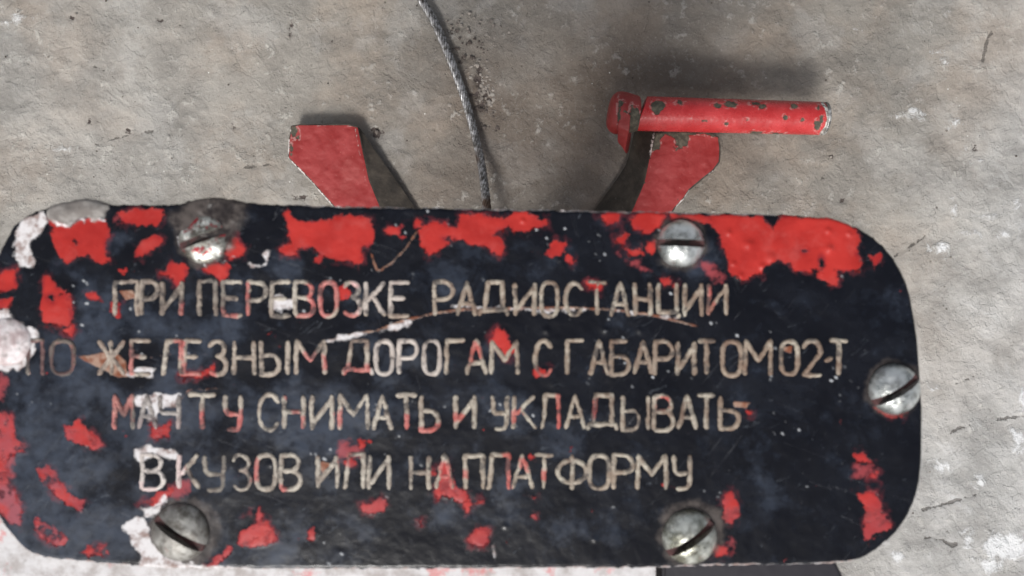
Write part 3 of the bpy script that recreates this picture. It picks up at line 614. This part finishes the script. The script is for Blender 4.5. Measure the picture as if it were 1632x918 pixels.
# ---- screws
def screw_mat(name, lo, hi, metal, rough, grime, redn=0.):
    m = Mat(name)
    n = m.noise(230, 6, .6, .4)
    c = m.mix(m.ramp(n, .35, .65), lo, hi)
    c = m.mix(m.math('MULTIPLY', m.ramp(m.noise(330, 7, .7, 0, m.map(loc=(5, 1, 2))), .5 - grime * .2, .66 - grime * .15), min(1, .6 + grime)), c, (.11, .10, .085))
    c = m.mix(m.ramp(m.noise(300, 6, .7, 0, m.map(loc=(1, 7, 2))), .66 - redn, .70 - redn), c, (.30, .03, .04))
    m.out(c, m.ramp(n, .3, .7, rough, rough + .2), metal, m.bump(m.noise(380, 6, .65), .6, .0004)); return m.m
SM = {'smeared': screw_mat('paint_smeared_screw', (.20, .19, .16), (.76, .78, .74), .6, .26, .5, .13), 'bright': screw_mat('zinc_screw', (.34, .36, .35), (.82, .85, .84), .8, .22, .0), 'olive': screw_mat('tarnished_screw', (.22, .22, .17), (.76, .78, .72), .75, .22, .05),
      'grime': screw_mat('grimy_screw', (.20, .19, .175), (.36, .355, .335), .4, .4, .3), 'pale': screw_mat('glare_white_screw', (.42, .33, .33), (.72, .68, .69), .1, .5, 0.)}  # the pale one has screw glare painted into its colour
m = Mat('slot_dirt'); m.out(m.mix(m.ramp(m.noise(400, 4), .4, .6), (.022, .017, .016), (.07, .028, .028)), .85); M_slot = m.m
def screw(u, v, r, ang, mat, w=.15, dome=.62, label=None, slot=True):
    R = r * SP; H = R * dome; w = w * R; dep = H * .75
    ys = np.concatenate([-R * np.cos(np.linspace(0, math.pi / 2, 30)), R * np.sin(np.linspace(0, math.pi / 2, 30))[1:]])
    ys = np.unique(np.concatenate([ys[np.abs(ys) > w * 1.3], [-w * 1.25, -w * 1.08, -w, -w * .92, -w * .9, 0, w * .9, w * .92, w, w * 1.08, w * 1.25]])) 
    s = np.sin(np.linspace(-math.pi / 2, math.pi / 2, 50))
    X = s[None, :] * np.sqrt(np.maximum(R * R - ys ** 2, 1e-12))[:, None]; Y = np.repeat(ys[:, None], len(s), 1)
    q = np.clip(np.hypot(X, Y) / R, 0, 1)
    Z = H * (1 - q ** 2.05) ** .62
    if slot:
        Z = np.where(np.abs(Y) <= w * .921, np.minimum(Z, H - dep + .00005), Z)
    Z += (vnoise(X / R * 6 + 20 + u, Y / R * 6 + 20 + v, 5) - .5) * R * .03 * (q < .95)
    Z -= .0001
    me = grid_mesh('screw', np.stack([X, Y, Z], -1)[:, ::-1])
    me.materials.append(mat); me.materials.append(M_slot)
    if slot:
        for p in me.polygons:
            c = p.center
            if abs(c.y) < w * .95: p.material_index = 1
    me.polygons.foreach_set('use_smooth', [True] * len(me.polygons))
    o = bpy.data.objects.new('screw', me); C.objects.link(o)
    me.set_sharp_from_angle(angle=math.radians(50))
    lx, ly, lz = (u - 816) * SP, (459 - v) * SP, ZP + .0002
    o.parent = plate_root; o.location = Vector((lx, ly, lz)) - Vector(plate_root.location); o.rotation_euler = (0, 0, math.radians(ang))
    if label: o['label'] = label
    return o
screw(1085, 388, 38, -2, SM['bright'], label='bright zinc slotted screw at the upper right')
screw(1425, 620, 41, 32, SM['bright'], label='shiny slotted screw at the right edge')
screw(1099, 855, 44, 35, SM['olive'], label='tarnished slotted screw at the lower right')
screw(288, 848, 46, -33, SM['grime'], w=.15, dome=.45, label='grimy slotted screw at the lower left')
screw(325, 380, 40, 20, SM['smeared'], label='screw at the upper left clogged with brown grime', dome=.3)
screw(12, 545, 38, 10, SM['pale'], label='screw at the left edge with its glare painted white', dome=.22, slot=False)

# ---- lettering: every letter its own bead of cream paint
def arc(cx, cy, rx, ry, a0, a1, n=12):
    return [(cx + rx * math.cos(math.radians(a0 + (a1 - a0) * k / n)), cy + ry * math.sin(math.radians(a0 + (a1 - a0) * k / n))) for k in range(n + 1)]
O_ = [(.5 + .5 * math.copysign(abs(math.cos(t)) ** .75, math.cos(t)), .5 + .5 * math.copysign(abs(math.sin(t)) ** .62, math.sin(t))) for t in [2 * math.pi * k / 28 for k in range(29)]]
G = {
 'П': [[(0, 0), (0, 1), (1, 1), (1, 0)]], 'И': [[(0, 1), (0, 0)], [(0, .12), (1, .88)], [(1, 1), (1, 0)]],
 'Р': [[(0, 0), (0, 1), (.45, 1)] + arc(.5, .74, .48, .26, 90, -90, 10) + [(0, .48)]],
 'Е': [[(1, 1), (0, 1), (0, 0), (1, 0)], [(0, .52), (.78, .52)]],
 'В': [[(0, 0), (0, 1), (.5, 1)] + arc(.5, .77, .38, .23, 90, -90, 8) + [(.1, .54)], [(.5, .54)] + arc(.52, .27, .48, .27, 90, -90, 10) + [(0, 0)]],
 'О': [O_], '0': [O_], 'З': [[(.05, .82)] + arc(.48, .78, .42, .22, 150, -90, 12) + [(.4, .55)], [(.4, .55), (.55, .55)] + arc(.5, .275, .48, .275, 80, -150, 14)],
 'К': [[(0, 1), (0, 0)], [(.95, 1), (.08, .42)], [(.35, .58), (1, 0)]], 'А': [[(0, 0), (.5, 1), (1, 0)], [(.2, .36), (.8, .36)]],
 'Д': [[(.18, .14), (.30, 1), (.82, 1), (.82, .14)], [(0, -.03), (.06, .14), (.96, .14), (1, -.03)]],
 'С': [[(1, .80)] + arc(.52, .5, .5, .5, 42, 318, 20) + [(.98, .2)]], 'Т': [[(0, 1), (1, 1)], [(.5, 1), (.5, 0)]],
 'Н': [[(0, 1), (0, 0)], [(1, 1), (1, 0)], [(0, .5), (1, .5)]], 'Ц': [[(0, 1), (0, .08), (.92, .08)], [(.85, 1), (.85, .08)], [(.95, .08), (1, -.1)]],
 'Ж': [[(.5, 1), (.5, 0)], [(0, 1), (.46, .5), (0, 0)], [(1, 1), (.54, .5), (1, 0)]], 'Л': [[(0, 0), (.10, .08), (.26, 1), (1, 1), (1, 0)]],
 'Ы': [[(0, 1), (0, 0), (.35, 0)] + arc(.38, .28, .27, .28, -90, 90, 10) + [(0, .56)], [(1, 1), (1, 0)]], 'Ь': [[(0, 1), (0, 0), (.5, 0)] + arc(.52, .28, .48, .28, -90, 90, 10) + [(0, .56)]],
 'М': [[(0, 0), (.02, 1), (.5, .42), (.98, 1), (1, 0)]], 'Г': [[(0, 0), (0, 1), (1, 1)]], 'Б': [[(.9, 1), (.05, 1), (.05, 0), (.5, 0)] + arc(.52, .28, .48, .28, -90, 90, 10) + [(.05, .56)]],
 '2': [arc(.5, .72, .45, .28, 170, -20, 12) + [(.05, .02), (1, .0)]], '-': [[(0, .42), (1, .50)]], 'Ч': [[(0, 1), (0, .55), (.15, .45), (1, .45)], [(1, 1), (1, 0)]],
 'У': [[(0, 1), (.05, .55), (.2, .45), (.9, .45)], [(1, 1), (.95, .12), (.8, 0), (.15, 0)]], 'Ф': [arc(.5, .52, .5, .34, 0, 360, 22), [(.5, 1.04), (.5, -.02)]]}
LINES = [
 (450, 503, [('П',184,219),('Р',226,252),('И',259,289),('П',318,343),('Е',355,386),('Р',395,424),('Е',432,464),('В',471,500),('О',511,537),('З',546,575),('К',583,615),('Е',622,653),('Р',693,723),('А',729,758),('Д',764,808),('И',822,852),('О',862,888),('С',901,930),('Т',937,966),('А',974,1002),('Н',1012,1037),('Ц',1050,1082),('И',1091,1117),('И',1129,1157)]),
 (543, 597, [('П',46,68),('О',82,118),('Ж',156,199),('Е',210,240),('Л',258,288),('Е',294,322),('З',332,362),('Н',373,404),('Ы',416,458),('М',473,517),('Д',547,594),('О',599,625),('Р',636,666),('О',675,701),('Г',712,741),('А',744,775),('М',783,825),('С',852,880),('Г',904,930),('А',941,969),('Б',974,1003),('А',1011,1039),('Р',1044,1072),('И',1080,1107),('Т',1112,1141),('О',1151,1181),('М',1188,1229),('0',1245,1271),('2',1280,1309),('-',1314,1327),('Т',1323,1350)]),
 (630, 684, [('М',183,212),('А',220,248),('Ч',256,284),('Т',300,344),('У',358,384),('С',412,446),('Н',453,484),('И',497,529),('М',541,586),('А',595,625),('Т',631,664),('Ь',671,699),('И',726,757),('У',785,808),('К',818,853),('Л',863,891),('А',902,931),('Д',937,984),('Ы',993,1032),('В',1043,1073),('А',1082,1109),('Т',1111,1140),('Ь',1149,1178)]),
 (725, 779, [('В',226,260),('К',286,318),('У',326,358),('З',370,399),('О',409,439),('В',448,480),('И',507,537),('Л',548,579),('И',588,619),('Н',654,683),('А',695,722),('П',742,770),('Л',775,811),('А',817,848),('Т',852,882),('Ф',888,934),('О',939,971),('Р',978,1009),('М',1017,1062),('У',1073,1100)])]
TINT = [[(215,668),(290,664),(290,695),(215,695)],[(176,625),(215,625),(206,695),(176,695)],[(486,452),(506,452),(506,508),(470,508),(490,480)],[(506,446),(542,446),(560,475),(540,490),(520,508),(506,508)],[(548,480),(574,490),(570,508),(545,508)],[(560,448),(576,456),(560,464)],[(176,640),(192,628),(192,695),(176,695)],[(300,655),(392,652),(392,692),(300,692)],
        [(452,628),(470,636),(482,668),(470,665)],[(476,665),(486,665),(486,690),(476,690)],[(532,660),(546,650),(546,682),(536,682)],[(644,660),(656,660),(656,692),(644,692)],[(660,680),(704,672),(706,692),(660,692)],[(720,655),(742,660),(742,672),(720,672)],[(855,585),(880,585),(880,604),(850,604)],
        [(740,545),(762,540),(768,570),(748,580)],[(548,580),(590,580),(592,606),(546,606)],[(484,560),(504,560),(504,580),(484,580)],[(515,565),(524,565),(524,590),(514,590)],[(200,540),(222,565),(212,600),(200,590)],[(280,540),(296,545),(292,575),(276,565)],[(290,580),(345,575),(345,605),(290,605)],
        [(736,748),(746,748),(746,762),(736,762)],[(800,720),(816,720),(816,790),(802,790)],[(860,748),(876,748),(876,766),(862,766)],[(444,770),(458,770),(458,790),(444,790)],[(402,720),(416,735),(412,765),(400,770)],[(826,730),(842,725),(845,752),(830,750)],[(280,720),(296,722),(292,790),(282,780)],[(216,765),(250,770),(250,790),(216,790)],
        [(884,625),(896,625),(896,690),(886,690)],[(814,655),(830,650),(834,675),(816,675)],[(940,638),(956,635),(958,665),(944,668)],[(1046,635),(1066,630),(1066,650),(1046,655)],[(388,450),(398,450),(398,505),(390,505)],[(350,490),(380,492),(380,510),(352,510)],[(286,480),(294,480),(294,508),(284,508)],
        [(700,735),(716,735),(724,790),(706,786)],[(540,720),(560,720),(560,745),(540,745)],[(90,545),(118,550),(122,590),(96,600),(78,580)],[(1128,455),(1140,455),(1138,505),(1126,505)],[(80,540),(40,545),(50,600),(80,600)]]
m = Mat('cream_letter_paint')
n = m.noise(330, 6, .7)
c = m.mix(m.ramp(n, .33, .62), (.19, .15, .115), (.52, .48, .40))
c = m.mix(m.math('MULTIPLY', m.ramp(m.noise(38, 5, .6), .45, .62), .5), c, (.35, .26, .19))
c = m.mix(m.math('MULTIPLY', m.ramp(m.noise(110, 6, .65, 0, m.map(loc=(3, 0, 0))), .54, .66), .85), c, (.14, .085, .06))
c = m.mix(m.ramp(m.noise(900, 3, .6), .68, .72), c, (.05, .045, .045))
c = m.mix(m.ramp(m.math('ADD', m.attr('tint'), m.math('MULTIPLY', m.math('SUBTRACT', m.noise(600, 5), .5), 16)), 3, -3), c, m.mix(m.ramp(n, .4, .6), (.45, .04, .035), (.55, .16, .14)))
c = m.mix(m.math('MULTIPLY', m.ramp(m.attr('pale'), 0, 1), .75), c, (.75, .70, .68))
c = m.mix(m.math('MULTIPLY', m.attr('brown'), m.ramp(m.noise(130, 6, .7, 0, m.map(loc=(2, 9, 0))), .35, .6)), c, (.19, .115, .078))
c = m.mix(m.math('MULTIPLY', m.ramp(m.noise(210, 7, .74, 0, m.map(loc=(6, 2, 0))), .51, .61), .8), c, (.03, .026, .028))
c = m.mix(m.math('MULTIPLY', m.attr('fade'), m.ramp(m.noise(170, 6, .7, 0, m.map(loc=(6, 8, 0))), .3, .55)), c, (.03, .026, .028))
m.out(c, .62, 0, m.bump(m.noise(500, 5, .7), 1., .0006)); M_let = m.m
def build_letter(ch, u0, u1, v0, v1):
    VS = []; FS = []
    for st in G[ch]:
        pts = [(u0 + x * (u1 - u0), v1 - y * (v1 - v0)) for x, y in st]
        # resample
        out = [pts[0]]
        for a, b in zip(pts[:-1], pts[1:]):
            Ld = math.hypot(b[0] - a[0], b[1] - a[1]); n = max(1, int(Ld / 1.9))
            for k in range(1, n + 1): out.append((a[0] + (b[0] - a[0]) * k / n, a[1] + (b[1] - a[1]) * k / n))
        ph = random.uniform(0, 100); base = len(VS); ring = 7; n = len(out)
        ox = [(vnoise(np.array([k * .16 + ph]), np.array([1.]), 3)[0] - .5) * 2.2 for k in range(n)]
        closed = math.hypot(out[0][0] - out[-1][0], out[0][1] - out[-1][1]) < .6
        for k in range(n):
            a = out[max(0, k - 1)]; b = out[min(n - 1, k + 1)]
            if closed and k in (0, n - 1): a = out[-2]; b = out[1]
            dx, dy = b[0] - a[0], b[1] - a[1]; L_ = math.hypot(dx, dy) or 1; nx, ny = -dy / L_, dx / L_
            w = 4.1 * (.80 + .46 * vnoise(np.array([k * .45 + ph]), np.array([7.]), 8)[0])
            e = min(k, n - 1 - k)
            if not closed: w *= (.45, .85)[e] if e < 2 else 1
            cx, cy = out[k][0] + (ox[k] if not closed else 0) * nx, out[k][1] + (ox[k] if not closed else 0) * ny
            hgt = 1.7 * (.7 + .6 * vnoise(np.array([k * .6 + ph]), np.array([3.]), 9)[0])
            for j in range(ring):
                t = math.pi * j / (ring - 1)
                VS.append(((cx + nx * w * math.cos(t) - 816) * SP, (459 - (cy + ny * w * math.cos(t))) * SP, ZP - .00035 + (hgt * SP + .00035) * math.sin(t) ** .7))
        for k in range(n - 1):
            for j in range(ring - 1):
                q = base + k * ring + j; FS.append((q, q + 1, q + ring + 1, q + ring))
        if not closed:
            FS.append(tuple(base + j for j in range(ring))[::-1]); FS.append(tuple(base + (n - 1) * ring + j for j in range(ring)))
    me = bpy.data.meshes.new('letter'); me.from_pydata(VS, [], FS)
    bm = bmesh.new(); bm.from_mesh(me); bmesh.ops.recalc_face_normals(bm, faces=bm.faces); 
    for f in bm.faces:
        pass
    bm.to_mesh(me); bm.free()
    co = np.array([v.co for v in me.vertices]); uu = co[:, 0] / SP + 816; vv = 459 - co[:, 1] / SP
    lz = np.interp(uu, [0, 300, 620, 900, 1400], [.4, .25, .25, .0, .0]) + np.where((vv < 500) & (uu > 560) & (uu < 660), .35, 0) + np.where((vv > 535) & (vv < 605) & (uu > 590) & (uu < 705), .4, 0) + np.where((uu > 215) & (uu < 295) & (vv > 615), .7, 0)
    attr(me, 'tint', sdf(uu, vv, TINT)); attr(me, 'pale', np.clip(lz, 0, 1)); attr(me, 'fade', np.clip((130 - uu) / 20, 0, .8) + .6 * ((uu > 186) & (uu < 300) & (vv > 620) & (vv < 700)) + .5 * ((uu > 225) & (uu < 360) & (vv < 515)) + .6 * ((uu > 322) & (uu < 362) & (vv > 700))); attr(me, 'brown', np.clip(np.interp(uu, [0, 250, 420, 700, 900, 1350], [.7, .5, .25, .35, .65, .9]) * np.interp(vv, [500, 540, 640, 780], [1., 1., .7, .45]), 0, 1))
    o = link('letter', me, M_let, None); child(o, panel)
    return o
zpanel = zz
for v0, v1, row in LINES:
    for ch, a, b in row:
        dv = (a / 1632) * (4 if v0 == 450 else 1) - (2 if v0 == 450 else 0)
        build_letter(ch, a + random.uniform(-.8, .8), b + random.uniform(-.8, .8), v0 + dv + random.uniform(-1, 1), v1 + dv * .4 + random.uniform(-1.2, 1.2))
